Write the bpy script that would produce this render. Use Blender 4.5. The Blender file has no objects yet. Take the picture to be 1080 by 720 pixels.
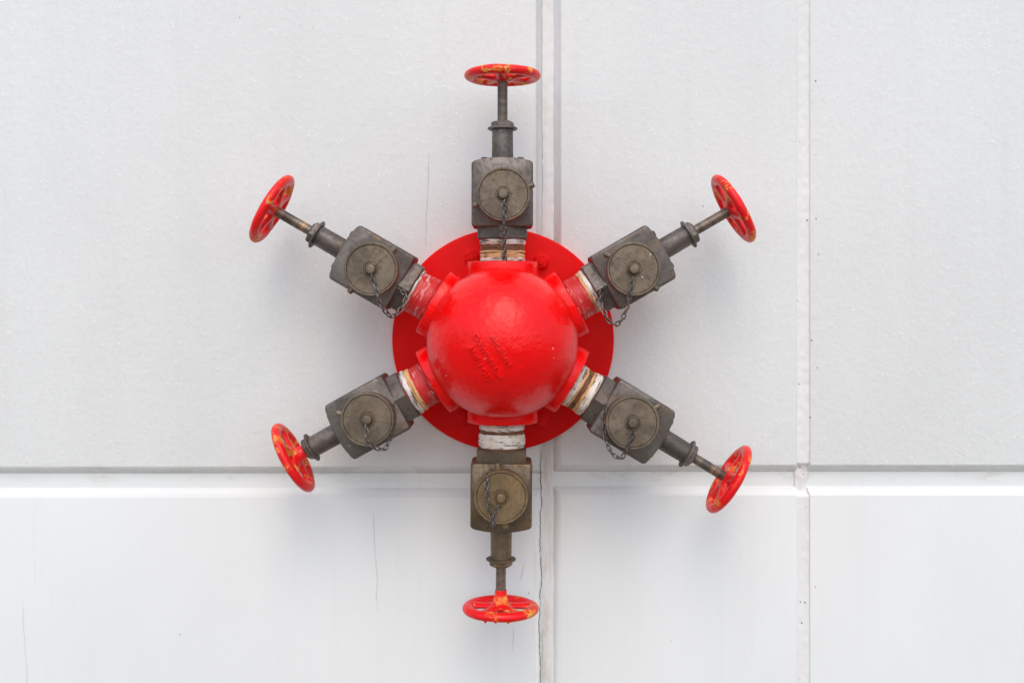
import bpy, bmesh, math, random
from mathutils import Vector, Matrix, noise as mnoise

R = math.radians
scn = bpy.context.scene
col = scn.collection
random.seed(7)

# ------------------------------------------------------------------ camera
S = 0.0018                      # metres per photo pixel in the plane of the valve axes
F = 1170.0                      # focal length in photo pixels
HV = 0.135                      # valve axes stand this far off the wall
D = F * S                       # camera to valve plane
CX, CZ = 0.018, 0.0819          # camera position in the wall plane
cam_d = bpy.data.cameras.new('camera')
cam = bpy.data.objects.new('camera', cam_d)
col.objects.link(cam)
cam_d.sensor_width = 36.0
cam_d.lens = 36.0 * F / 1080.0
cam_d.shift_y = -45.0 / 1080.0
cam_d.clip_start = 0.05
cam_d.clip_end = 2000
cam.location = (CX, -(HV + D), CZ)
cam.rotation_euler = (R(90), 0, 0)
scn.camera = cam

# ------------------------------------------------------------------ light
SUN_EL, SUN_AZ = R(52), R(3)    # soft bright cloud high behind the camera
w = bpy.data.worlds.new('World')
scn.world = w
w.use_nodes = True
wn = w.node_tree
wn.nodes.clear()
sky = wn.nodes.new('ShaderNodeTexSky')
sky.sky_type = 'NISHITA'
sky.sun_disc = False
sky.sun_elevation = SUN_EL
sky.sun_rotation = R(180) - SUN_AZ
sky.air_density = 1.0
sky.dust_density = 3.3
sky.ozone_density = 1.0
bg = wn.nodes.new('ShaderNodeBackground')
bg.inputs['Strength'].default_value = 0.15
wo = wn.nodes.new('ShaderNodeOutputWorld')
wn.links.new(sky.outputs[0], bg.inputs['Color'])
wn.links.new(bg.outputs[0], wo.inputs['Surface'])

sd = bpy.data.lights.new('sun', 'SUN')
sd.energy = 0.55
sd.angle = R(150)
sd.color = (1.0, 0.99, 0.965)
sun = bpy.data.objects.new('sun', sd)
col.objects.link(sun)
sdir = Vector((math.sin(SUN_AZ) * math.cos(SUN_EL), -math.cos(SUN_AZ) * math.cos(SUN_EL), math.sin(SUN_EL)))
sun.rotation_euler = sdir.to_track_quat('Z', 'Y').to_euler()
sun.location = sdir * 10

scn.view_settings.view_transform = 'Standard'
scn.view_settings.look = 'None'
scn.view_settings.exposure = 0.44
scn.view_settings.gamma = 1.0
scn.view_settings.use_curve_mapping = False


# ------------------------------------------------------------------ node helpers
class NT:
    def __init__(self, name):
        self.m = bpy.data.materials.new(name)
        self.m.use_nodes = True
        self.t = self.m.node_tree
        self.t.nodes.clear()
        self.out = self.t.nodes.new('ShaderNodeOutputMaterial')
        self.b = self.t.nodes.new('ShaderNodeBsdfPrincipled')
        self.t.links.new(self.b.outputs[0], self.out.inputs['Surface'])
        tc = self.t.nodes.new('ShaderNodeTexCoord')
        self.co = tc.outputs['Object']

    def link(self, v, sock):
        if isinstance(v, bpy.types.NodeSocket):
            self.t.links.new(v, sock)
        elif isinstance(v, (tuple, list)) and len(v) == 3 and sock.type == 'RGBA':
            sock.default_value = (*v, 1)
        else:
            sock.default_value = v

    def set(self, **kw):
        for k, v in kw.items():
            self.link(v, self.b.inputs[k.replace('_', ' ')])

    def math(self, op, a, b=0.0, c=None, clamp=False):
        n = self.t.nodes.new('ShaderNodeMath')
        n.operation = op
        n.use_clamp = clamp
        self.link(a, n.inputs[0])
        self.link(b, n.inputs[1])
        if c is not None:
            self.link(c, n.inputs[2])
        return n.outputs[0]

    def ss(self, x, lo, hi, a=0.0, b=1.0):
        n = self.t.nodes.new('ShaderNodeMapRange')
        n.interpolation_type = 'SMOOTHSTEP'
        self.link(x, n.inputs['Value'])
        n.inputs['From Min'].default_value = lo
        n.inputs['From Max'].default_value = hi
        n.inputs['To Min'].default_value = a
        n.inputs['To Max'].default_value = b
        return n.outputs['Result']

    def map(self, scale=(1, 1, 1), loc=(0, 0, 0), src=None, rnd=0.0):
        n = self.t.nodes.new('ShaderNodeMapping')
        self.link(src or self.co, n.inputs['Vector'])
        n.inputs['Scale'].default_value = scale
        n.inputs['Location'].default_value = loc
        if rnd:
            oi = self.t.nodes.new('ShaderNodeObjectInfo')
            vm = self.t.nodes.new('ShaderNodeVectorMath')
            vm.operation = 'MULTIPLY_ADD'
            cb = self.t.nodes.new('ShaderNodeCombineXYZ')
            for k in range(3):
                self.link(oi.outputs['Random'], cb.inputs[k])
            self.link(cb.outputs[0], vm.inputs[0])
            vm.inputs[1].default_value = (rnd, rnd * 1.7, rnd * .6)
            self.link(n.outputs[0], vm.inputs[2])
            return vm.outputs[0]
        return n.outputs[0]

    def noise(self, vec, scale, detail=4.0, rough=0.55, dist=0.0):
        n = self.t.nodes.new('ShaderNodeTexNoise')
        self.link(vec, n.inputs['Vector'])
        n.inputs['Scale'].default_value = scale
        n.inputs['Detail'].default_value = detail
        n.inputs['Roughness'].default_value = rough
        n.inputs['Distortion'].default_value = dist
        return n.outputs[0]

    def vor(self, vec, scale, feature='F1'):
        n = self.t.nodes.new('ShaderNodeTexVoronoi')
        n.feature = feature
        self.link(vec, n.inputs['Vector'])
        n.inputs['Scale'].default_value = scale
        return n.outputs['Distance'], n.outputs['Color']

    def mix(self, f, a, b):
        n = self.t.nodes.new('ShaderNodeMix')
        n.data_type = 'RGBA'
        self.link(f, n.inputs[0])
        self.link(a, n.inputs[6])
        self.link(b, n.inputs[7])
        return n.outputs[2]

    def sep(self, vec=None):
        n = self.t.nodes.new('ShaderNodeSeparateXYZ')
        self.link(vec or self.co, n.inputs[0])
        return n.outputs

    def comb(self, x, y, z):
        n = self.t.nodes.new('ShaderNodeCombineXYZ')
        for k, v in enumerate((x, y, z)):
            self.link(v, n.inputs[k])
        return n.outputs[0]

    def bump(self, h, strength, dist):
        n = self.t.nodes.new('ShaderNodeBump')
        n.inputs['Strength'].default_value = strength
        n.inputs['Distance'].default_value = dist
        self.link(h, n.inputs['Height'])
        self.t.links.new(n.outputs[0], self.b.inputs['Normal'])


# ------------------------------------------------------------------ materials
def wall_material(name, base, pebble, warm=None):
    n = NT(name)
    x, y, z = n.sep()
    fine = n.noise(n.co, 95, 3, .5)
    mid = n.noise(n.co, 38, 4, .6)
    big = n.noise(n.map((1, 1, .45)), 2.6, 5, .6)
    streak = n.noise(n.map((14, 1, .7)), 1.6, 5, .65)
    c = n.mix(n.ss(big, .3, .7), tuple(v * .945 for v in base), base)
    c = n.mix(n.math('MULTIPLY', n.ss(streak, .52, .75), .25), c, tuple(v * f for v, f in zip(base, (.90, .89, .87))))
    # light roller flecks
    vd, vc = n.vor(n.map((1, 1, 1)), 120)
    fl = n.math('MULTIPLY', n.ss(vd, .18, .38, 1, 0), n.ss(n.sep(vc)[0], .55, .75))
    fl = n.math('MULTIPLY', fl, n.ss(mid, .42, .62))
    if pebble > .5:
        c = n.mix(n.math('MULTIPLY', fl, .65), c, (.88, .90, .895))
        c = n.mix(n.math('MULTIPLY', n.ss(fine, .50, .72), .14), c, (.58, .58, .58))
    # cracks: centre line x0 + slope (z - z0), z range, wander, half width, strength
    cracks = [(.0752, -.6, 0.0, -1.4, -.215, .0065, .0011, 1.0),
              (.0790, .2, 0.0, -.215, 1.2, .0030, .0008, .35),
              (-.1535, .28, .03, .175, .388, .0035, .0012, .26),
              (-.2590, -.42, -.04, -.56, -.338, .0050, .0013, .24),
              (-.9650, -.62, -.05, -1.4, -.515, .0050, .0012, .20),
              (-.9480, -.45, 0.0, -.515, -.32, .0060, .0011, .10),
              (.0300, -.50, .25, -.505, -.440, .0030, .0009, .40),
              (.0195, -.625, .05, -.640, -.570, .0020, .0009, .35)]
    hz = n.noise(n.comb(0.0, 0.0, n.math('MULTIPLY', z, 26.0)), 1.0, 5, .62)
    hz2 = n.noise(n.comb(3.7, 0.0, n.math('MULTIPLY', z, 9.0)), 1.0, 3, .5)
    wob = n.math('ADD', n.math('SUBTRACT', hz, .5), n.math('SUBTRACT', hz2, .5))
    gate = n.ss(n.noise(n.comb(9.0, 0.0, n.math('MULTIPLY', z, 40.0)), 1.0, 3, .6), .30, .52)
    tot = None
    for (x0, z0, sl, za, zb, amp, hw, st) in cracks:
        xc = n.math('ADD', n.math('MULTIPLY', n.math('SUBTRACT', z, z0), sl), x0)
        d = n.math('SUBTRACT', x, n.math('ADD', xc, n.math('MULTIPLY', wob, amp * 2.4)))
        m = n.ss(n.math('ABSOLUTE', d), hw * .35, hw * 1.5, 1, 0)
        m = n.math('MULTIPLY', m, n.ss(z, za - .001, za + .03))
        m = n.math('MULTIPLY', m, n.ss(z, zb - .03, zb + .001, 1, 0))
        m = n.math('MULTIPLY', m, n.math('MULTIPLY', n.math('ADD', n.math('MULTIPLY', gate, .88), .12), st))
        tot = m if tot is None else n.math('MAXIMUM', tot, m)
    c = n.mix(tot, c, (.20, .185, .165))
    # rubbed-in grime along the crack of the centre joint and blotches along the cross groove
    gr = n.noise(n.map((1, 1, .22)), 34, 5, .65)
    band = n.ss(n.math('ABSOLUTE', n.math('SUBTRACT', x, .082)), .006, .026, 1, 0)
    low = n.ss(z, -.30, -.12, 1, .25)
    gm = n.math('MULTIPLY', n.math('MULTIPLY', band, low), n.ss(gr, .42, .68))
    gz = n.ss(n.math('ABSOLUTE', n.math('ADD', z, .272)), .010, .026, 1, 0)
    gz = n.math('MULTIPLY', gz, .55)
    gm = n.math('MAXIMUM', gm, n.math('MULTIPLY', gz, n.ss(n.noise(n.map((.5, 1, 1.5)), 30, 5, .7), .50, .70)))
    c = n.mix(n.math('MULTIPLY', gm, .52), c, (.40, .35, .28))
    # bug holes: sparse everywhere, more beside the right hand joint
    flat = n.comb(x, 0.0, z)
    d1, c1 = n.vor(flat, 17)
    s1 = n.sep(c1)
    near = n.ss(n.math('ABSOLUTE', n.math('SUBTRACT', x, .617)), .012, .03, 1, 0)
    g1 = n.ss(s1[0], .74, .76)
    h1 = n.math('MULTIPLY', n.ss(d1, .012, .028, 1, 0), g1)
    d2, c2 = n.vor(n.map((1, 1, .8), src=flat, loc=(.3, 0, .1)), 62)
    s2 = n.sep(c2)
    h2 = n.math('MULTIPLY', n.ss(d2, .05, .13, 1, 0), n.math('MULTIPLY', near, n.ss(s2[1], .80, .84)))
    holes = n.math('MAXIMUM', h1, h2)
    c = n.mix(n.math('MULTIPLY', holes, .85), c, (.07, .065, .06))
    n.set(Base_Color=c, Roughness=n.ss(fine, .3, .7, .48, .66))
    n.b.inputs['Specular IOR Level'].default_value = .18
    h = n.math('MULTIPLY_ADD', fine, .55 * pebble, n.math('MULTIPLY', mid, .8 * pebble))
    h = n.math('MULTIPLY_ADD', fl, .22 * pebble, h)
    h = n.math('MULTIPLY_ADD', big, .9, h)
    h = n.math('SUBTRACT', h, n.math('MULTIPLY', tot, 1.6))
    h = n.math('SUBTRACT', h, n.math('MULTIPLY', holes, 1.6))
    n.bump(h, .44, .0025)
    return n.m


def red_paint(name, base=(.93, .0012, .002), rough=.3, dust=.0, peel=1.0, chips=0.0, spec=.35, cast=0.0):
    n = NT(name)
    v = n.map(rnd=3.1)
    big = n.noise(v, 9, 4, .6)
    fine = n.noise(v, 60, 3, .55)
    micro = n.noise(v, 240, 2, .5)
    c = n.mix(n.ss(big, .3, .7), tuple(k * .86 for k in base), base)
    d = n.ss(n.noise(v, 34, 6, .7), .55, .8)
    c = n.mix(n.math('MULTIPLY', d, .10 + dust), c, (.72, .10, .085))
    # few pale nicks
    vd, vc = n.vor(v, 42)
    nick = n.math('MULTIPLY', n.ss(vd, .05, .11, 1, 0), n.ss(n.sep(vc)[0], .93, .95))
    c = n.mix(n.math('MULTIPLY', nick, .45), c, (.80, .55, .50))
    if chips:
        a = n.noise(v, 27, 7, .74, .5)
        big2 = n.noise(n.map(loc=(4, 2, 7), rnd=5.3), 15, 3, .5)
        msk = n.math('MULTIPLY', n.ss(a, .53, .57), n.ss(big2, .50 - .1 * chips, .58 - .1 * chips))
        oc = n.mix(n.ss(fine, .42, .6), (.80, .21, .025), (.85, .42, .09))
        oc = n.mix(n.ss(micro, .58, .66), oc, (.25, .06, .03))
        c = n.mix(msk, c, oc)
        rough = n.math('MULTIPLY_ADD', msk, .35, rough)
    n.set(Base_Color=c)
    if not chips:
        rough = n.ss(n.noise(v, 20, 5, .65), .35, .75, rough - .04, rough + .16)
    n.set(Roughness=rough)
    n.b.inputs['Specular IOR Level'].default_value = spec
    h = n.math('MULTIPLY_ADD', fine, .8, n.math('MULTIPLY', micro, .22))
    h = n.math('MULTIPLY_ADD', d, .25, h)
    if cast:                    # thick brushed coats over a rough casting
        lump = n.noise(v, 48, 5, .7, .3)
        pit = n.noise(v, 130, 3, .6)
        up = n.ss(n.noise(n.map(loc=(1, 5, 2)), 11, 3, .6), .38, .62)
        h = n.math('MULTIPLY_ADD', n.math('MULTIPLY', lump, up), 2.2, h)
        h = n.math('MULTIPLY_ADD', pit, .7, h)
        n.bump(h, .5 * peel, .0022)
    else:
        n.bump(h, .35 * peel, .0016)
    return n.m


def bronze(name, a, b, stain, rough=.46, metal=.55, gold=.45, scale=1.0):
    n = NT(name)
    v = n.map(rnd=2.3)
    big = n.noise(v, 14 * scale, 5, .6, .4)
    fine = n.noise(v, 130, 4, .6)
    micro = n.noise(v, 420, 2, .5)
    c = n.mix(n.ss(big, .34, .66), a, b)
    g = n.ss(n.noise(n.map(loc=(5, 1, 3), rnd=4.1), 20, 5, .62, .5), .52, .68)
    c = n.mix(n.math('MULTIPLY', g, gold), c, stain)
    c = n.mix(n.math('MULTIPLY', n.ss(fine, .5, .68), .35), c, tuple(k * .45 for k in a))
    # pale scratches and rubbed specks
    s = n.noise(n.map((1, 22, 9), rnd=3.0), 40, 2, .5)
    sp = n.math('MULTIPLY', n.ss(s, .64, .72), .30)
    c = n.mix(sp, c, (.36, .35, .32))
    vd, vc = n.vor(v, 70)
    sk = n.math('MULTIPLY', n.ss(vd, .08, .2, 1, 0), n.ss(n.sep(vc)[1], .94, .96))
    c = n.mix(n.math('MULTIPLY', sk, .7), c, (.55, .53, .50))
    n.set(Base_Color=c, Metallic=metal, Roughness=n.ss(fine, .3, .7, rough - .08, rough + .14))
    h = n.math('MULTIPLY_ADD', micro, .25, n.math('MULTIPLY', fine, .8))
    h = n.math('MULTIPLY_ADD', big, .6, h)
    n.bump(h, .5, .0013)
    return n.m


def stem_material():
    n = NT('worn_stem_metal')
    v = n.map(rnd=3.3)
    band = n.noise(n.map((1, .12, .12), rnd=2.2), 42, 3, .6)
    fine = n.noise(v, 150, 4, .6)
    c = n.mix(n.ss(band, .40, .60), (.10, .085, .072), (.22, .175, .135))
    c = n.mix(n.math('MULTIPLY', n.ss(band, .62, .66), .9), c, (.42, .22, .085))
    c = n.mix(n.math('MULTIPLY', n.ss(fine, .52, .66), .5), c, (.10, .045, .025))
    n.set(Base_Color=c, Metallic=.6, Roughness=.4)
    n.bump(fine, .4, .001)
    return n.m


def streaky(name, base, dark, amount, rough=.6, metal=0.0, tint=None):
    """paint or tape wound round a pipe: streaks run round the local X axis"""
    n = NT(name)
    v = n.map((1, .10, .10), rnd=2.7)
    a = n.noise(v, 260, 4, .65)
    b = n.noise(n.map((1, .5, .5), rnd=1.9), 75, 5, .7, .5)
    f = n.math('MULTIPLY', n.ss(a, .50, .60), n.ss(b, .58 - amount * .3, .68 - amount * .3))
    d2 = n.ss(n.noise(n.map(rnd=4.0), 32, 4, .6), .4, .7)
    c = n.mix(n.math('MULTIPLY', d2, .6), base, tint or tuple(k * .72 for k in base))
    c = n.mix(f, c, dark)
    n.set(Base_Color=c, Roughness=rough, Metallic=metal)
    n.bump(n.math('MULTIPLY_ADD', a, .8, b), .6, .0018)
    return n.m


M = {}
M['wall_top'] = wall_material('painted_concrete_rough', (.770, .804, .799), 1.0)
M['wall_low'] = wall_material('painted_concrete_smooth', (.765, .799, .797), .38)
M['sealant'] = wall_material('painted_sealant', (.765, .775, .765), .5)
M['dome'] = red_paint('glossy_red_enamel', rough=.13, dust=-.04, peel=.9, spec=.32, cast=1.0)
M['letter'] = red_paint('red_enamel_lettering', rough=.16, dust=-.04, peel=.3, spec=.4)
M['plate'] = red_paint('red_plate_paint', base=(.84, .0015, .002), rough=.42, dust=0.0, spec=.14)
M['wheel'] = red_paint('chipped_red_enamel', base=(.86, .008, .010), rough=.30, chips=1.9)
M['wheel_fresh'] = red_paint('red_wheel_enamel', base=(.88, .006, .008), rough=.28, chips=.7)
M['body'] = bronze('dull_bronze_casting', (.100, .086, .076), (.184, .162, .146), (.17, .108, .05), gold=.5)
M['cap'] = bronze('brass_cap_patina', (.132, .104, .076), (.215, .174, .128), (.22, .15, .08), rough=.5, gold=.35, scale=1.6)
M['gold'] = bronze('brown_bronze_casting', (.105, .078, .052), (.180, .135, .085), (.21, .13, .045), gold=.7)
M['goldcap'] = bronze('golden_cap_patina', (.165, .115, .062), (.255, .18, .098), (.28, .175, .07), rough=.48, gold=.5, scale=1.6)
M['chain'] = bronze('steel_chain', (.075, .07, .064), (.22, .21, .195), (.10, .06, .035), rough=.30, metal=.75, gold=.3)
M['stem'] = stem_material()
M['rust'] = streaky('rusty_pipe', (.20, .075, .028), (.045, .020, .012), .55, .62)
M['redpipe'] = streaky('red_painted_pipe', (.60, .016, .018), (.70, .46, .42), .26, .42)
M['white'] = streaky('white_thread_tape', (.80, .77, .71), (.15, .09, .05), .55, .42, tint=(.62, .47, .30))
M['cream'] = streaky('cream_sealant', (.72, .44, .20), (.26, .11, .04), .45, .6)
M['silver'] = streaky('flaking_white_paint', (.76, .75, .73), (.13, .11, .075), .62, .45)


def ground_material():
    n = NT('asphalt')
    a = n.noise(n.co, 3, 6, .6)
    b = n.noise(n.co, 180, 3, .6)
    c = n.mix(n.ss(a, .3, .7), (.20, .178, .145), (.26, .235, .195))
    c = n.mix(n.math('MULTIPLY', n.ss(b, .45, .65), .4), c, (.27, .25, .22))
    n.set(Base_Color=c, Roughness=.9)
    n.bump(b, .5, .004)
    return n.m


M['ground'] = ground_material()


# ------------------------------------------------------------------ mesh helpers
class MB:
    def __init__(self):
        self.v, self.f = [], []

    def add(self, vs, fs):
        o = len(self.v)
        self.v += [tuple(p) for p in vs]
        self.f += [tuple(i + o for i in q) for q in fs]

    def rings(self, rings, closed_ring=True, cap0=True, cap1=True):
        n = len(rings[0])
        vs = [p for r in rings for p in r]
        fs = []
        for k in range(len(rings) - 1):
            for j in range(n if closed_ring else n - 1):
                a, b = k * n + j, k * n + (j + 1) % n
                fs.append((a, b, b + n, a + n))
        if cap0:
            vs.append(tuple(sum(p[i] for p in rings[0]) / n for i in range(3)))
            c = len(vs) - 1
            fs += [((j + 1) % n, j, c) for j in range(n)]
        if cap1:
            vs.append(tuple(sum(p[i] for p in rings[-1]) / n for i in range(3)))
            c = len(vs) - 1
            b = (len(rings) - 1) * n
            fs += [(b + j, b + (j + 1) % n, c) for j in range(n)]
        self.add(vs, fs)

    def lathe(self, prof, seg=48, axis='x', center=(0, 0, 0), rot=0.0, mat=None, wob=0.0, seed=0):
        """prof: (t, r) pairs along the axis; closed at both ends"""
        rings = []
        for (t, r) in prof:
            ring = []
            for j in range(seg):
                a = 2 * math.pi * j / seg + rot
                rr, tt = r, t
                if wob:
                    q = Vector((math.cos(a) * 2.2, math.sin(a) * 2.2, seed * 3.1 + t * 200))
                    rr = r * (1 + .012 * wob * mnoise.noise(q))
                    tt = t + .0016 * wob * mnoise.noise(Vector((math.cos(a) * 3, math.sin(a) * 3, seed * 7.7)))
                cy, sz = rr * math.cos(a), rr * math.sin(a)
                p = (tt, cy, sz) if axis == 'x' else (cy, sz, tt) if axis == 'z' else (sz, tt, cy)
                ring.append(Vector(p) + Vector(center))
            rings.append(ring)
        if mat is not None:
            rings = [[mat @ p for p in r] for r in rings]
        self.rings(rings)

    def tube(self, pts, r, seg=10, closed=False, flat=1.0, up=None):
        pts = [Vector(p) for p in pts]
        n = len(pts)
        rings = []
        prev = None
        for i, p in enumerate(pts):
            a = pts[(i - 1) % n] if (closed or i > 0) else p
            b = pts[(i + 1) % n] if (closed or i < n - 1) else p
            t = (b - a).normalized()
            ref = up or prev or (Vector((0, 0, 1)) if abs(t.z) < .9 else Vector((1, 0, 0)))
            s = t.cross(ref)
            if s.length < 1e-6:
                s = t.orthogonal()
            s.normalize()
            q = s.cross(t).normalized()
            prev = q
            rr = r[i] if isinstance(r, (list, tuple)) else r
            rings.append([p + s * (rr * math.cos(2 * math.pi * k / seg)) + q * (rr * flat * math.sin(2 * math.pi * k / seg)) for k in range(seg)])
        if closed:
            rings.append(rings[0])
            self.rings(rings, cap0=False, cap1=False)
        else:
            self.rings(rings)

    def build(self, name, mat, parent=None, angle=38, weld=True):
        me = bpy.data.meshes.new(name)
        me.from_pydata(self.v, [], self.f)
        bm = bmesh.new()
        bm.from_mesh(me)
        if weld:
            bmesh.ops.remove_doubles(bm, verts=bm.verts, dist=1e-6)
        bmesh.ops.recalc_face_normals(bm, faces=bm.faces)
        bm.to_mesh(me)
        bm.free()
        me.polygons.foreach_set('use_smooth', [True] * len(me.polygons))
        me.set_sharp_from_angle(angle=R(angle))
        me.materials.append(mat)
        o = bpy.data.objects.new(name, me)
        col.objects.link(o)
        if parent:
            o.parent = parent
        return o


def empty(name, loc=(0, 0, 0)):
    o = bpy.data.objects.new(name, None)
    o.empty_display_size = .1
    o.location = loc
    col.objects.link(o)
    return o


def round_prof(t0, t1, r, c, n=4):
    """cylinder profile with rounded edges of radius c"""
    p = [(t0, max(r - c, 1e-5) * .0 + .0005)]
    for i in range(n + 1):
        a = math.pi / 2 * i / n
        p.append((t0 + c - c * math.cos(a), r - c + c * math.sin(a)))
    for i in range(n + 1):
        a = math.pi / 2 * i / n
        p.append((t1 - c + c * math.sin(a), r - c + c * math.cos(a)))
    p.append((t1, .0005))
    return p


# ------------------------------------------------------------------ ground and wall
GZ = -1.25
g = MB()
g.add([(-300, -300, GZ), (300, -300, GZ), (300, 300, GZ), (-300, 300, GZ)], [(0, 1, 2, 3)])
go = g.build('ground', M['ground'])
go['kind'] = 'structure'

WS = (HV + D) / F               # metres per pixel on the wall face


def wx(px):
    return CX + (px - 540) * WS


def wz(py):
    return CZ - (py - 315) * WS


wall = empty('concrete_wall', (0, 0, GZ))
wall['label'] = 'white painted concrete wall with straight grooves and hairline cracks behind the red fitting'
wall['category'] = 'wall'
wall['kind'] = 'thing'
DP = .0173                      # depth of the bevelled grooves
BV = .0164
ZT, ZB = 2.6, GZ - .05


def panel(x0, x1, z0, z1, bl, br, bb, bt, mat):
    """front face x0..x1, z0..z1; each side slopes back by its own bevel"""
    m = MB()

    def ring(l, r, b, t, y):
        return [(x0 - l, y, z0 - b), (x1 + r, y, z0 - b), (x1 + r, y, z1 + t), (x0 - l, y, z1 + t)]
    e = .0016                   # worn arris
    def k(v):
        return v + e
    rs = [ring(-e, -e, -e, -e, 0),
          ring(-e * .3, -e * .3, -e * .3, -e * .3, e * .22),
          ring(bl * .06, br * .06, bb * .06, bt * .06, e * .75),
          ring(bl, br, bb, bt, DP),
          ring(bl, br, bb, bt, DP + .05)]
    vs = [p for r in rs for p in r]
    fs = [(0, 1, 2, 3)]
    for q in range(len(rs) - 1):
        for j in range(4):
            a, b = q * 4 + j, q * 4 + (j + 1) % 4
            fs.append((a, b, b + 4, a + 4))
    m.add(vs, fs)
    o = m.build('wall_panel', mat, wall, angle=50)
    o.location = (0, 0, -GZ)
    return o


XL, XM0, XM1, XR0, XR1, XE = -3.2, wx(565), wx(592), wx(840.5), wx(854.5), 3.2
J = .003                        # the tight joint on the right is nearly square
for (a, b, up, lo, bl, br) in ((XL, XM0, 491.8, 524.2, 0, BV), (XM1, XR0, 490, 522.2, BV, J), (XR1, XE, 490, 522.2, J, 0)):
    panel(a, b, wz(up), ZT, bl, br, BV, 0, M['wall_top'])
    panel(a, b, ZB, wz(lo), bl, br, 0, BV, M['wall_low'])

# floor of the grooves, a solid core behind the panels
m = MB()
vs = [(XL, DP, ZB), (XE, DP, ZB), (XE, DP, ZT), (XL, DP, ZT), (XL, .12, ZB), (XE, .12, ZB), (XE, .12, ZT), (XL, .12, ZT)]
m.add(vs, [(0, 1, 2, 3), (5, 4, 7, 6), (4, 0, 3, 7), (1, 5, 6, 2), (3, 2, 6, 7), (4, 5, 1, 0)])
o = m.build('groove_floor', M['wall_low'], wall)
o.location = (0, 0, -GZ)


def sealant(x0, x1, y, bulge, seed, dip):
    """hand tooled bead of sealant; dip = (z, height) where it sinks into the cross groove"""
    m = MB()
    N, Kx = 900, 8
    vs, fs = [], []
    for i in range(N + 1):
        z = -.75 + 1.75 * i / N
        for j in range(Kx + 1):
            u = j / Kx
            x = x0 + (x1 - x0) * u
            q = Vector((x * 40, seed, z * 9))
            d = .0016 * mnoise.noise(q) + .0011 * mnoise.noise(Vector((x * 120, seed + 5, z * 60)))
            yy = y - bulge * math.sin(math.pi * u) + d
            if dip:
                k = max(0, 1 - abs((z - dip[0]) / dip[1]) ** 6)
                yy = yy * (1 - k) + (DP - .0012 - .0012 * math.sin(math.pi * u) + 1.6 * d) * k
            vs.append((x + .0012 * mnoise.noise(Vector((seed, j * .2, z * 25))), yy, z))
    W = Kx + 1
    for i in range(N):
        for j in range(Kx):
            a = i * W + j
            fs.append((a, a + 1, a + 1 + W, a + W))
    m.add(vs, fs)
    o = m.build('joint_sealant', M['sealant'], wall, angle=60)
    o.location = (0, 0, -GZ)


sealant(wx(573) - .004, wx(584) + .002, DP - .0012, .0022, 1.3, None)
sealant(XR0 - .001, XR1 + .001, .0042, -.0012, 4.1, (wz(506), .033))

# ------------------------------------------------------------------ the red fitting
root = empty('fire_hose_manifold', (0, 0, 0))
root['label'] = 'red globe fire manifold on a round wall plate with six bronze valves and red handwheels'
root['category'] = 'fire manifold'
OC = Vector((0, -HV, 0))        # centre of the globe


def px(v):
    return v * S


# wall plate with its hex bolts
PT = .016
m = MB()
pr = [(0.0, .0005), (0.0, .2215)] + [(-PT + .0035 - .0035 * math.sin(a), .2227 - .0035 + .0035 * math.cos(a)) for a in (0, .4, .8, 1.2, math.pi / 2)] + [(-PT, .16), (-PT - .0005, .10), (-PT - .0005, .0005)]
m.lathe(pr, 160, axis='y')
plate = m.build('wall_plate', M['plate'], root)
for (bx, bz, rot) in ((-.0625, .1640, .1), (.0765, .1555, .35), (-.0800, -.1560, .2), (.0745, -.1590, .5)):
    m = MB()
    m.lathe([(-PT + .002, .0005), (-PT + .002, .0165), (-PT - .0028, .0165), (-PT - .0032, .0155), (-PT - .0032, .0005)], 28, axis='y', center=(bx, 0, bz))
    m.lathe([(-PT - .003, .0005), (-PT - .003, .0142), (-PT - .0125, .0142), (-PT - .0145, .0122), (-PT - .0145, .0005)], 6, axis='y', center=(bx, 0, bz), rot=rot)
    m.lathe([(-PT - .014, .0005), (-PT - .014, .0068), (-PT - .0195, .0062), (-PT - .0202, .0005)], 14, axis='y', center=(bx, 0, bz))
    m.build('bolt', M['plate'], plate, angle=30)

# globe body: a drum on the plate with a hemispherical front standing forward of the outlets
m = MB()
FWD = .046
RS = .1408
pr = [(HV - PT + .0015, .0005), (HV - PT + .0015, .122), (HV - PT - .010, .122), (HV - PT - .016, .126), (-FWD + .030, .1305), (-FWD + .018, .1330), (-FWD + .010, .1385), (-FWD + .004, RS - .0004)]
for i in range(0, 49):
    q = R(90) * i / 48
    pr.append((-FWD - RS * math.sin(q), max(RS * math.cos(q), .0004)))
m.lathe(pr, 144, axis='y', center=OC)
globe = m.build('manifold_body', M['dome'], root, angle=50)


def frame(theta):
    u = Vector((math.cos(theta), 0, math.sin(theta)))
    nn = Vector((0, -1, 0))
    v = nn.cross(u)
    mt = Matrix((u, v, nn)).transposed().to_4x4()
    mt.translation = OC
    return mt


# name, angle, radial offset of the valve, wheel radius position, axis side shift
ANG = {'top': 90.0, 'ul': 150.0, 'll': 208.9, 'bot': 269.6, 'lr': -31.2, 'ur': 30.0}
OFF = {'top': -1.5, 'ul': 0, 'll': 3.5, 'bot': 2.5, 'lr': 1.5, 'ur': .5}
WHL = {'top': 280.5, 'ul': 280.5, 'll': 252, 'bot': 280.5, 'lr': 279, 'ur': 281}
BOSS = {'top': 90, 'ul': 150, 'll': 210, 'bot': 270, 'lr': -30, 'ur': 30}

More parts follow.
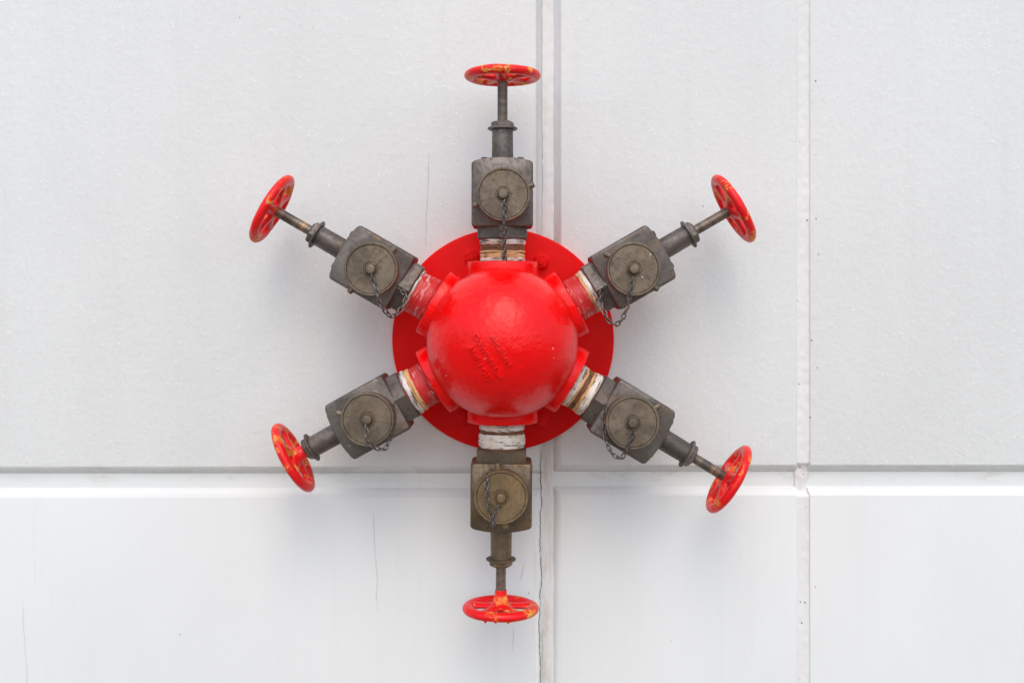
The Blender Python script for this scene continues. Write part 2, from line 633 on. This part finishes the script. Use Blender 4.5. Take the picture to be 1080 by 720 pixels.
# outlet collars of the globe
for k, a in BOSS.items():
    m = MB()
    c = px(1.0)
    rr = px(37.5)
    x1 = px(84.2)
    m.lathe([(px(40), .0005), (px(40), rr), (px(75), rr), (x1 - c, rr), (x1 - c * .3, rr - c * .3), (x1, rr - c), (x1, px(25)), (x1 - px(1.5), px(24)), (x1 - px(1.5), .0005)], 64, wob=.5, seed=a)
    o = m.build('outlet_collar', M['dome'], globe, angle=45)
    o.matrix_local = frame(R(a))

# raised lettering cast into the globe (worn and thick with paint)
LET = [('AHURUIN', 519.5, 353.5, 36), ('COWDPREIM', 501.5, 352.5, 53), ('ANEU OFF', 495.5, 364.5, 43)]
mm = MB()
di = Vector((math.cos(R(-59.5)), math.sin(R(-59.5))))
ui = Vector((-di.y, di.x))
for (txt, sx, sy, ln) in LET:
    cu = bpy.data.curves.new('lettering', 'FONT')
    cu.body = txt
    cu.size = 1.0
    cu.extrude = .11
    cu.bevel_depth = .012
    cu.offset = .004
    cu.bevel_resolution = 1
    cu.resolution_u = 3
    ob = bpy.data.objects.new('lettering', cu)
    col.objects.link(ob)
    me = bpy.data.meshes.new_from_object(ob.evaluated_get(bpy.context.evaluated_depsgraph_get()))
    xs = [v.co.x for v in me.vertices]
    x0, x1 = min(xs), max(xs)
    vs = []
    for v in me.vertices:
        s = (v.co.x - x0) / (x1 - x0) * ln
        t = v.co.y / .72 * 6.2 - 3.1
        q = Vector((sx, -sy)) + di * s + ui * t
        # on the globe: photo offsets read at the front of the globe
        k = S * (D - FWD - .93 * RS) / D
        X = CX + (q.x - 540) * k
        Z = CZ + (q.y + 315) * k
        yy = math.sqrt(max(RS * RS - X * X - Z * Z, 1e-6))
        nrm = Vector((X, -yy, Z)).normalized()
        hgt = .0037 * (v.co.z / .14)
        vs.append(OC + Vector((0, -FWD, 0)) + nrm * (RS + hgt - .0001))
    mm.add(vs, [tuple(p.vertices) for p in me.polygons])
    bpy.data.objects.remove(ob)
    bpy.data.meshes.remove(me)
    bpy.data.curves.remove(cu)
mm.build('raised_lettering', M['letter'], globe, angle=60)

# ------------------------------------------------------------------ pipe nipples
BANDS = {
    'top': ('rust', [(85, 88.5, 'white', 1.0), (88.5, 93.5, 'cream', .6), (94.0, 96.0, 'cream', .9), (103.5, 109.5, 'white', 1.3)]),
    'lr': ('rust', [(84.8, 91.0, 'white', 1.0), (91.0, 93.4, 'cream', .5), (98.6, 100.8, 'cream', .4), (100.8, 108.5, 'white', 1.2)]),
    'bot': ('rust', [(84.8, 91.5, 'white', .9), (95.2, 107.5, 'white', 1.6)]),
    'ul': ('redpipe', [(86.0, 91.0, 'redpipe', .8), (106.0, 109.5, 'white', 1.2)]),
    'll': ('redpipe', [(86.0, 90.0, 'redpipe', .6), (100.0, 103.0, 'cream', .9), (103.0, 108.5, 'silver', 1.8)]),
    'ur': ('redpipe', [(85.0, 89.5, 'redpipe', .7), (101.0, 104.0, 'cream', .7), (104.0, 109.0, 'white', 1.2)]),
}
for k in ANG:
    base, bands = BANDS[k]
    m = MB()
    pr = [(px(78), .0005), (px(78), px(23))]
    x = 84.0
    while x < 118 + OFF[k]:
        # shallow thread at the globe end, plain pipe further out
        r = 23.0 + (.35 if (int(x * 1.0) % 2 == 0) else -.1) * (1 if x < 94 else .25)
        pr.append((px(x), px(r)))
        x += 1.0
    pr += [(px(118 + OFF[k]), px(23)), (px(118 + OFF[k]), .0005)]
    m.lathe(pr, 56, wob=.6, seed=ANG[k])
    nip = m.build('pipe_nipple', M[base], root, angle=55)
    nip.matrix_local = frame(R(ANG[k]))
    for (a, b, mat, h) in bands:
        m = MB()
        b2 = b + OFF[k] * (1 if b > 100 else .3)
        a2 = a + OFF[k] * (1 if a > 100 else .3)
        pr = [(px(a2), px(22))]
        nr = max(3, int((b2 - a2) / .7))
        for i in range(nr + 1):
            u = i / nr
            e = min(1, 4 * u, 4 * (1 - u))
            pr.append((px(a2 + (b2 - a2) * u), px(23.0 + h * (.35 + .65 * e) + .28 * math.sin(i * 2.6))))
        pr.append((px(b2), px(22)))
        m.lathe(pr, 72, wob=1.3, seed=a)
        nm = {'white': 'thread_tape', 'cream': 'thread_sealant', 'silver': 'flaking_paint', 'redpipe': 'paint_ridge'}[mat]
        m.build(nm, M[mat], nip, angle=60)

# ------------------------------------------------------------------ valves
LUG = {'top': [19, 200], 'ul': [42, 225], 'll': [170], 'bot': [278, 97], 'lr': [31], 'ur': [151, 321]}
LINE = {'top': 18, 'ul': 42, 'll': 170, 'bot': 50, 'lr': 30, 'ur': 146}
HEX = {'top': 29, 'ul': 26, 'll': 33, 'bot': 31, 'lr': 30, 'ur': 34}
HUB = {'top': 0, 'ul': 0, 'll': 15, 'bot': 13, 'lr': 0, 'ur': 0}
SPIN = {'top': 10, 'ul': 20, 'll': -14, 'bot': 54, 'lr': 3, 'ur': 48}
CHAIN = {
    'top': [(533, 211, .104), (532.5, 220, .104), (532, 234, .103), (532.3, 246, .092), (531.8, 258, .078), (532.5, 270, .066), (532.2, 276, .060), (530.8, 271, .055), (531.5, 260, .053), (530, 250, .052), (530.5, 242, .051)],
    'ul': [(392.7, 289, .104), (393.5, 296, .104), (397, 303, .103), (399, 311, .102), (401, 320, .097), (407, 329, .088), (413, 334, .080), (420, 330, .072), (425, 322, .064), (428.5, 314, .058), (425.5, 308, .054), (421, 304, .052)],
    'ur': [(667.5, 292, .104), (665.5, 305, .104), (663, 317, .101), (660, 328, .094), (656, 337, .086), (650, 342.5, .079), (641.5, 338, .070), (637, 328, .062), (632.8, 318, .056), (634, 309, .053), (637.5, 302, .052)],
    'll': [(386, 447.6, .104), (387, 455, .104), (386.5, 463.5, .104), (391, 469, .101), (399, 473.5, .094), (406, 473.5, .087), (409.5, 467, .080), (413.5, 453, .070), (416, 439, .062), (415.6, 426, .056)],
    'lr': [(668, 452, .104), (667, 460, .104), (663.5, 470.5, .101), (659, 478.5, .096), (653.5, 483.5, .090), (645, 477, .080), (640, 467.5, .072), (637.5, 457, .066), (636.5, 446, .062), (638, 435, .057), (639, 426, .053)],
    'bot': [(527.5, 533, .104), (522, 539, .104), (520.5, 547, .105), (520, 554, .104), (518.5, 546, .100), (517, 538, .100), (514.5, 525, .101), (513, 512, .100), (514.5, 502, .090), (518, 496, .062)],
}
VLAB = {
    'top': 'valve at the top of the globe with its chain hanging straight down over the pipe',
    'ul': 'upper left valve with its handwheel worn to orange along the rim',
    'ur': 'upper right valve with its chain looping below the cap to the neck',
    'll': 'lower left valve wound in so its handwheel sits close to the nut',
    'lr': 'lower right valve with its stem crossing the groove of the wall',
    'bot': 'lowest valve, browner than the others, with its handwheel below it',
}


def catmull(P, n):
    out = []
    for i in range(len(P) - 1):
        p0, p1, p2, p3 = P[max(i - 1, 0)], P[i], P[i + 1], P[min(i + 2, len(P) - 1)]
        for j in range(n):
            t = j / n
            out.append(.5 * ((2 * p1) + (p2 - p0) * t + (2 * p0 - 5 * p1 + 4 * p2 - p3) * t * t + (3 * p1 - p0 - 3 * p2 + p3) * t ** 3))
    out.append(P[-1])
    return out


def chain_mesh(P, pitch=.0100, wire=.00142):
    """oval links one after another along the hanging line P"""
    C = catmull(P, 14)
    acc = [0]
    for a, b in zip(C, C[1:]):
        acc.append(acc[-1] + (b - a).length)

    def at(s):
        s = min(max(s, 0), acc[-1])
        for i in range(len(acc) - 1):
            if acc[i + 1] >= s:
                t = (s - acc[i]) / max(acc[i + 1] - acc[i], 1e-9)
                return C[i].lerp(C[i + 1], t)
        return C[-1]
    n = int(acc[-1] / pitch)
    m = MB()
    rnd = random.Random(n * 13 + int(P[0].x * 1e4))
    for i in range(n):
        a, b = at(i * pitch), at((i + 1) * pitch)
        c = (a + b) / 2
        t = (b - a).normalized()
        s = t.cross(Vector((0, 0, 1)))
        if s.length < .2:
            s = t.cross(Vector((0, 1, 0)))
        s.normalize()
        q = t.cross(s).normalized()
        ang = (R(28) if i % 2 else R(112)) + rnd.uniform(-.3, .3)
        e = s * math.cos(ang) + q * math.sin(ang)
        hl, hw = pitch / 2 - .0006 + wire, .0037
        pts = []
        for k in range(18):
            f = 2 * math.pi * k / 18
            ca, sa = math.cos(f), math.sin(f)
            xx = (hl - hw) * (1 if ca > 0 else -1) * (1 if abs(ca) > 1e-6 else 0) + hw * ca
            pts.append(c + t * xx + e * (hw * sa))
        m.tube(pts, wire, 7, closed=True, up=t.cross(e).normalized())
    return m


def handwheel(spin, hub_len, fresh, seed):
    m = MB()
    Ro = px(34.6)
    # rim: oval section, slightly uneven
    NR, NS = 72, 16
    rings = []
    for i in range(NR):
        a = 2 * math.pi * i / NR
        ring = []
        for j in range(NS):
            b = 2 * math.pi * j / NS
            kk = 1 + .05 * mnoise.noise(Vector((math.cos(a) * 3, math.sin(a) * 3, seed + j * .3)))
            rr = Ro + px(5.9) * kk * math.cos(b)
            ring.append(Vector((px(4.9) * kk * math.sin(b) + px(.5) * mnoise.noise(Vector((a * 1.3, seed, 0))), rr * math.cos(a), rr * math.sin(a))))
        rings.append(ring)
    rings.append(rings[0])
    m.rings(rings, cap0=False, cap1=False)
    # hub sits a little towards the valve
    h0, h1 = px(-6.5), px(5.0)
    m.lathe([(h0 - px(hub_len), .0005), (h0 - px(hub_len), px(6.2 if hub_len else 7)), (h0 - px(hub_len) * .5, px(6.8)), (h0, px(8.6)), (h0 + px(1.5), px(11.4)), (h1 - px(2), px(11.2)), (h1, px(9.0)), (h1, .0005)], 28)
    # stem nut on the outer side
    m.lathe([(h1 - px(1), .0005), (h1 - px(1), px(5.4)), (h1 + px(2.4), px(5.4)), (h1 + px(3), px(4.6)), (h1 + px(3), .0005)], 6)
    m.lathe([(h1 + px(2), .0005), (h1 + px(2), px(2.8)), (h1 + px(5.2), px(2.6)), (h1 + px(5.2), .0005)], 12)
    for s in range(5):
        a = 2 * math.pi * s / 5 + R(spin)
        d = Vector((0, math.cos(a), math.sin(a)))
        pts, rad = [], []
        for i in range(9):
            u = i / 8
            r = px(6) + (Ro - px(7)) * u + px(2) * u
            xx = px(-2.6) * (1 - u) ** 1.4
            pts.append(Vector((xx, 0, 0)) + d * r)
            rad.append(px(7.8 - 1.8 * math.sin(math.pi * min(u * 1.1, 1))))
        m.tube(pts, rad, 12, flat=.55, up=Vector((1, 0, 0)))
    return m


VG = 'bronze hose valves round the globe'
for k in ANG:
    th = R(ANG[k])
    off = OFF[k]
    fr = frame(th)
    gold = k in ('bot',)
    MBODY = M['gold'] if gold else M['body']
    # --- cast body: hex neck + rounded block with a bulged outer end + hose outlet
    m = MB()
    x0, x1 = 121.5 + off, 188.5 + off
    HW, HF, HBK = 31.8, 29.5, -29.0

    def section(inset, xf):
        """rounded rectangle in the (tangent, normal) plane, crowned at the front"""
        out = []
        cr = 3.4 - inset * .3
        w_, f_, b_ = HW - inset, HF - inset, HBK + inset
        corners = [(w_ - cr, f_ - cr, 0, cr), (-w_ + cr, f_ - cr, 90, cr), (-w_ + 10, b_ + 10, 180, 10), (w_ - 10, b_ + 10, 270, 10)]
        for ci, (cx_, cz_, a0, rr) in enumerate(corners):
            for i in range(6):
                a = R(a0 + 90 * i / 5)
                out.append((cx_ + rr * math.cos(a), cz_ + rr * math.sin(a)))
            nx = corners[(ci + 1) % 4]
            pa = out[-1]
            pb = (nx[0] + nx[3] * math.cos(R(nx[2])), nx[1] + nx[3] * math.sin(R(nx[2])))
            for i in range(1, 6):
                t = i / 6
                qx, qz = pa[0] + (pb[0] - pa[0]) * t, pa[1] + (pb[1] - pa[1]) * t
                out.append((qx, qz))
        return [Vector((px(xf(p[0], p[1])), px(p[0]), px(p[1]))) for p in out]

    def bulge(v, q):
        return 4.6 * (1 - (v / HW) ** 2)

    sec = []
    for (ins, dx) in ((2.6, 0), (.9, .7), (0, 2.2)):
        sec.append(section(ins, lambda v, q, dx=dx: x0 + dx))
    sec.append(section(0, lambda v, q: (x0 + x1) / 2))
    for (ins, dx) in ((0, -2.4), (.8, -.8), (2.4, 0)):
        sec.append(section(ins, lambda v, q, dx=dx: x1 + dx + bulge(v, q)))
    m.rings(sec)
    # hexagonal neck
    hx0, hx1 = 109 + off, 123 + off
    m.lathe([(px(hx0), .0005), (px(hx0), px(28.0)), (px(hx0 + 1.4), px(29.8)), (px(hx1), px(29.8)), (px(hx1), .0005)], 6, rot=R(HEX[k]))
    # hose outlet spigot under the cap
    cc = 152.5 + off
    m.lathe([(px(20), .0005), (px(20), px(27.6)), (px(30.5), px(27.2)), (px(31.8), px(25.2)), (px(36.5), px(24.6)), (px(36.5), .0005)], 48, axis='z', center=(px(cc), 0, 0))
    # lug for the chain on the neck
    body = m.build('valve', MBODY, root, angle=34)
    body.matrix_local = fr
    body['label'] = VLAB[k]
    body['group'] = VG

    # --- bonnet
    m = MB()
    xe = x1 + 4.0
    m.lathe([(px(xe - 6), .0005), (px(xe - 6), px(21.0)), (px(xe - .5), px(21.0)), (px(xe + .6), px(19.8)), (px(xe + .6), px(12.8)), (px(xe + 2.5), px(11.3)), (px(226 + off), px(11.0)), (px(226 + off), .0005)], 40)
    for sg in (-1, 1):          # two clamp screws at the foot of the bonnet
        m.lathe([(px(xe - 5), .0005), (px(xe - 5), px(3.4)), (px(xe + 2.6), px(3.4)), (px(xe + 3.2), px(2.8)), (px(xe + 3.2), .0005)], 6, center=(0, px(19 * sg), px(3)))
    m.build('bonnet', MBODY, body, angle=34)
    # --- packing nut with flange
    m = MB()
    fx = 226 + off
    m.lathe([(px(fx - 1.2), .0005), (px(fx - 1.2), px(14.6)), (px(fx - .4), px(15.8)), (px(fx + .8), px(15.8)), (px(fx + 1.6), px(14.6)), (px(fx + 1.6), .0005)], 40)
    m.lathe([(px(fx + 1), .0005), (px(fx + 1), px(12.2)), (px(fx + 6), px(12.2)), (px(fx + 7.6), px(10.6)), (px(fx + 7.6), .0005)], 6, rot=R(SPIN[k]))
    m.build('packing_nut', MBODY, body, angle=30)
    # --- stem
    m = MB()
    we = WHL[k]
    pr = [(px(fx), .0005), (px(fx), px(5.6))]
    x = fx + 7
    i = 0
    while x < we - 6:
        pr.append((px(x), px(5.55 if i % 2 else 5.15)))
        x += .9
        i += 1
    pr += [(px(we - 2), px(5.4)), (px(we - 2), .0005)]
    m.lathe(pr, 24)
    m.build('stem', M['stem'], body, angle=70)
    # --- handwheel
    m = handwheel(SPIN[k], HUB[k], k in ('bot', 'lr'), ANG[k] * .37)
    if k == 'bot':              # drips of paint under the lowest wheel
        for q, a in enumerate((78, 97, 113)):
            rr = px(39)
            m.lathe([(px(3.0), .0005), (px(3.0), px(1.9)), (px(4.6), px(1.7)), (px(5.6 - .6 * (q % 2)), px(.9)), (px(6.0 - .6 * (q % 2)), .0005)], 8, center=(0, rr * math.cos(R(a)), rr * math.sin(R(a)) - px(2)))
    hwl = m.build('handwheel', M['wheel_fresh'] if k in ('bot', 'lr') else M['wheel'], body, angle=50)
    hwl.location = (px(we), 0, 0)

    # --- cap with lugs and centre knob
    m = MB()
    z0, z1 = 34.5, 49.5
    pr = [(px(z0), .0005), (px(z0), px(26.6)), (px(z0 + .8), px(27.4)), (px(z1 - 1.6), px(27.4)), (px(z1 - .5), px(27.0)), (px(z1 + .1), px(26.3)), (px(z1), px(25.2)), (px(z1 - 1.2), px(24.7)), (px(z1 - .7), px(24.2)), (px(z1 - .6), px(8.0)), (px(z1 - 1.4), px(7.4)), (px(z1 - 1.4), px(6.2)), (px(z1 - .3), px(5.6)), (px(z1 + .4), px(5.2)), (px(z1 + 5.2), px(5.0)), (px(z1 + 6.4), px(4.3)), (px(z1 + 6.8), px(3.2)), (px(z1 + 6.6), px(.3))]
    m.lathe(pr, 72, axis='z')
    for la in LUG[k]:
        a = R(la) - th          # lug angles are read against the level, so undo the turn of the valve
        mt = Matrix.Rotation(a, 4, 'Z')
        m.lathe([(px(23), .0005), (px(23), px(3.5)), (px(31.0), px(3.1)), (px(32.6), px(2.9)), (px(33.4), px(2.2)), (px(33.4), .0005)], 16, mat=mt @ Matrix.Translation((0, 0, px(z0 + 6.5))))
    # scored line across the face
    a = R(LINE[k]) - th
    mt = Matrix.Rotation(a, 4, 'Z')
    hl, hw = px(24.2), px(.35)
    zz = px(z1 - .6)
    vs = [mt @ Vector(p) for p in ((-hl, -hw, zz - .0003), (hl, -hw, zz - .0003), (hl, hw, zz - .0003), (-hl, hw, zz - .0003), (-hl, -hw * .4, zz + .0005), (hl, -hw * .4, zz + .0005), (hl, hw * .4, zz + .0005), (-hl, hw * .4, zz + .0005))]
    m.add(vs, [(0, 3, 2, 1), (4, 5, 6, 7), (0, 1, 5, 4), (1, 2, 6, 5), (2, 3, 7, 6), (3, 0, 4, 7)])
    cap = m.build('outlet_cap', M['goldcap'] if gold else M['cap'], body, angle=34)
    cap.location = (px(cc), px(1.0 if k in ('ul', 'll') else -1.2 if k in ('ur', 'top') else 0), 0)

    # --- chain from the knob to the neck
    inv = fr.inverted()
    P = []
    for (ax, ay, h) in CHAIN[k]:
        sc = (D - h) / F
        P.append(inv @ Vector((CX + (ax - 540) * sc, -(HV + h), CZ - (ay - 315) * sc)))
    m = chain_mesh(P)
    m.tube([P[-1] + Vector((0, 0, .003)), P[-1] + Vector((0, 0, -.004)), P[-1] + Vector((0, 0, -.016))], .0026, 8)
    m.build('cap_chain', M['chain'], body, angle=70)
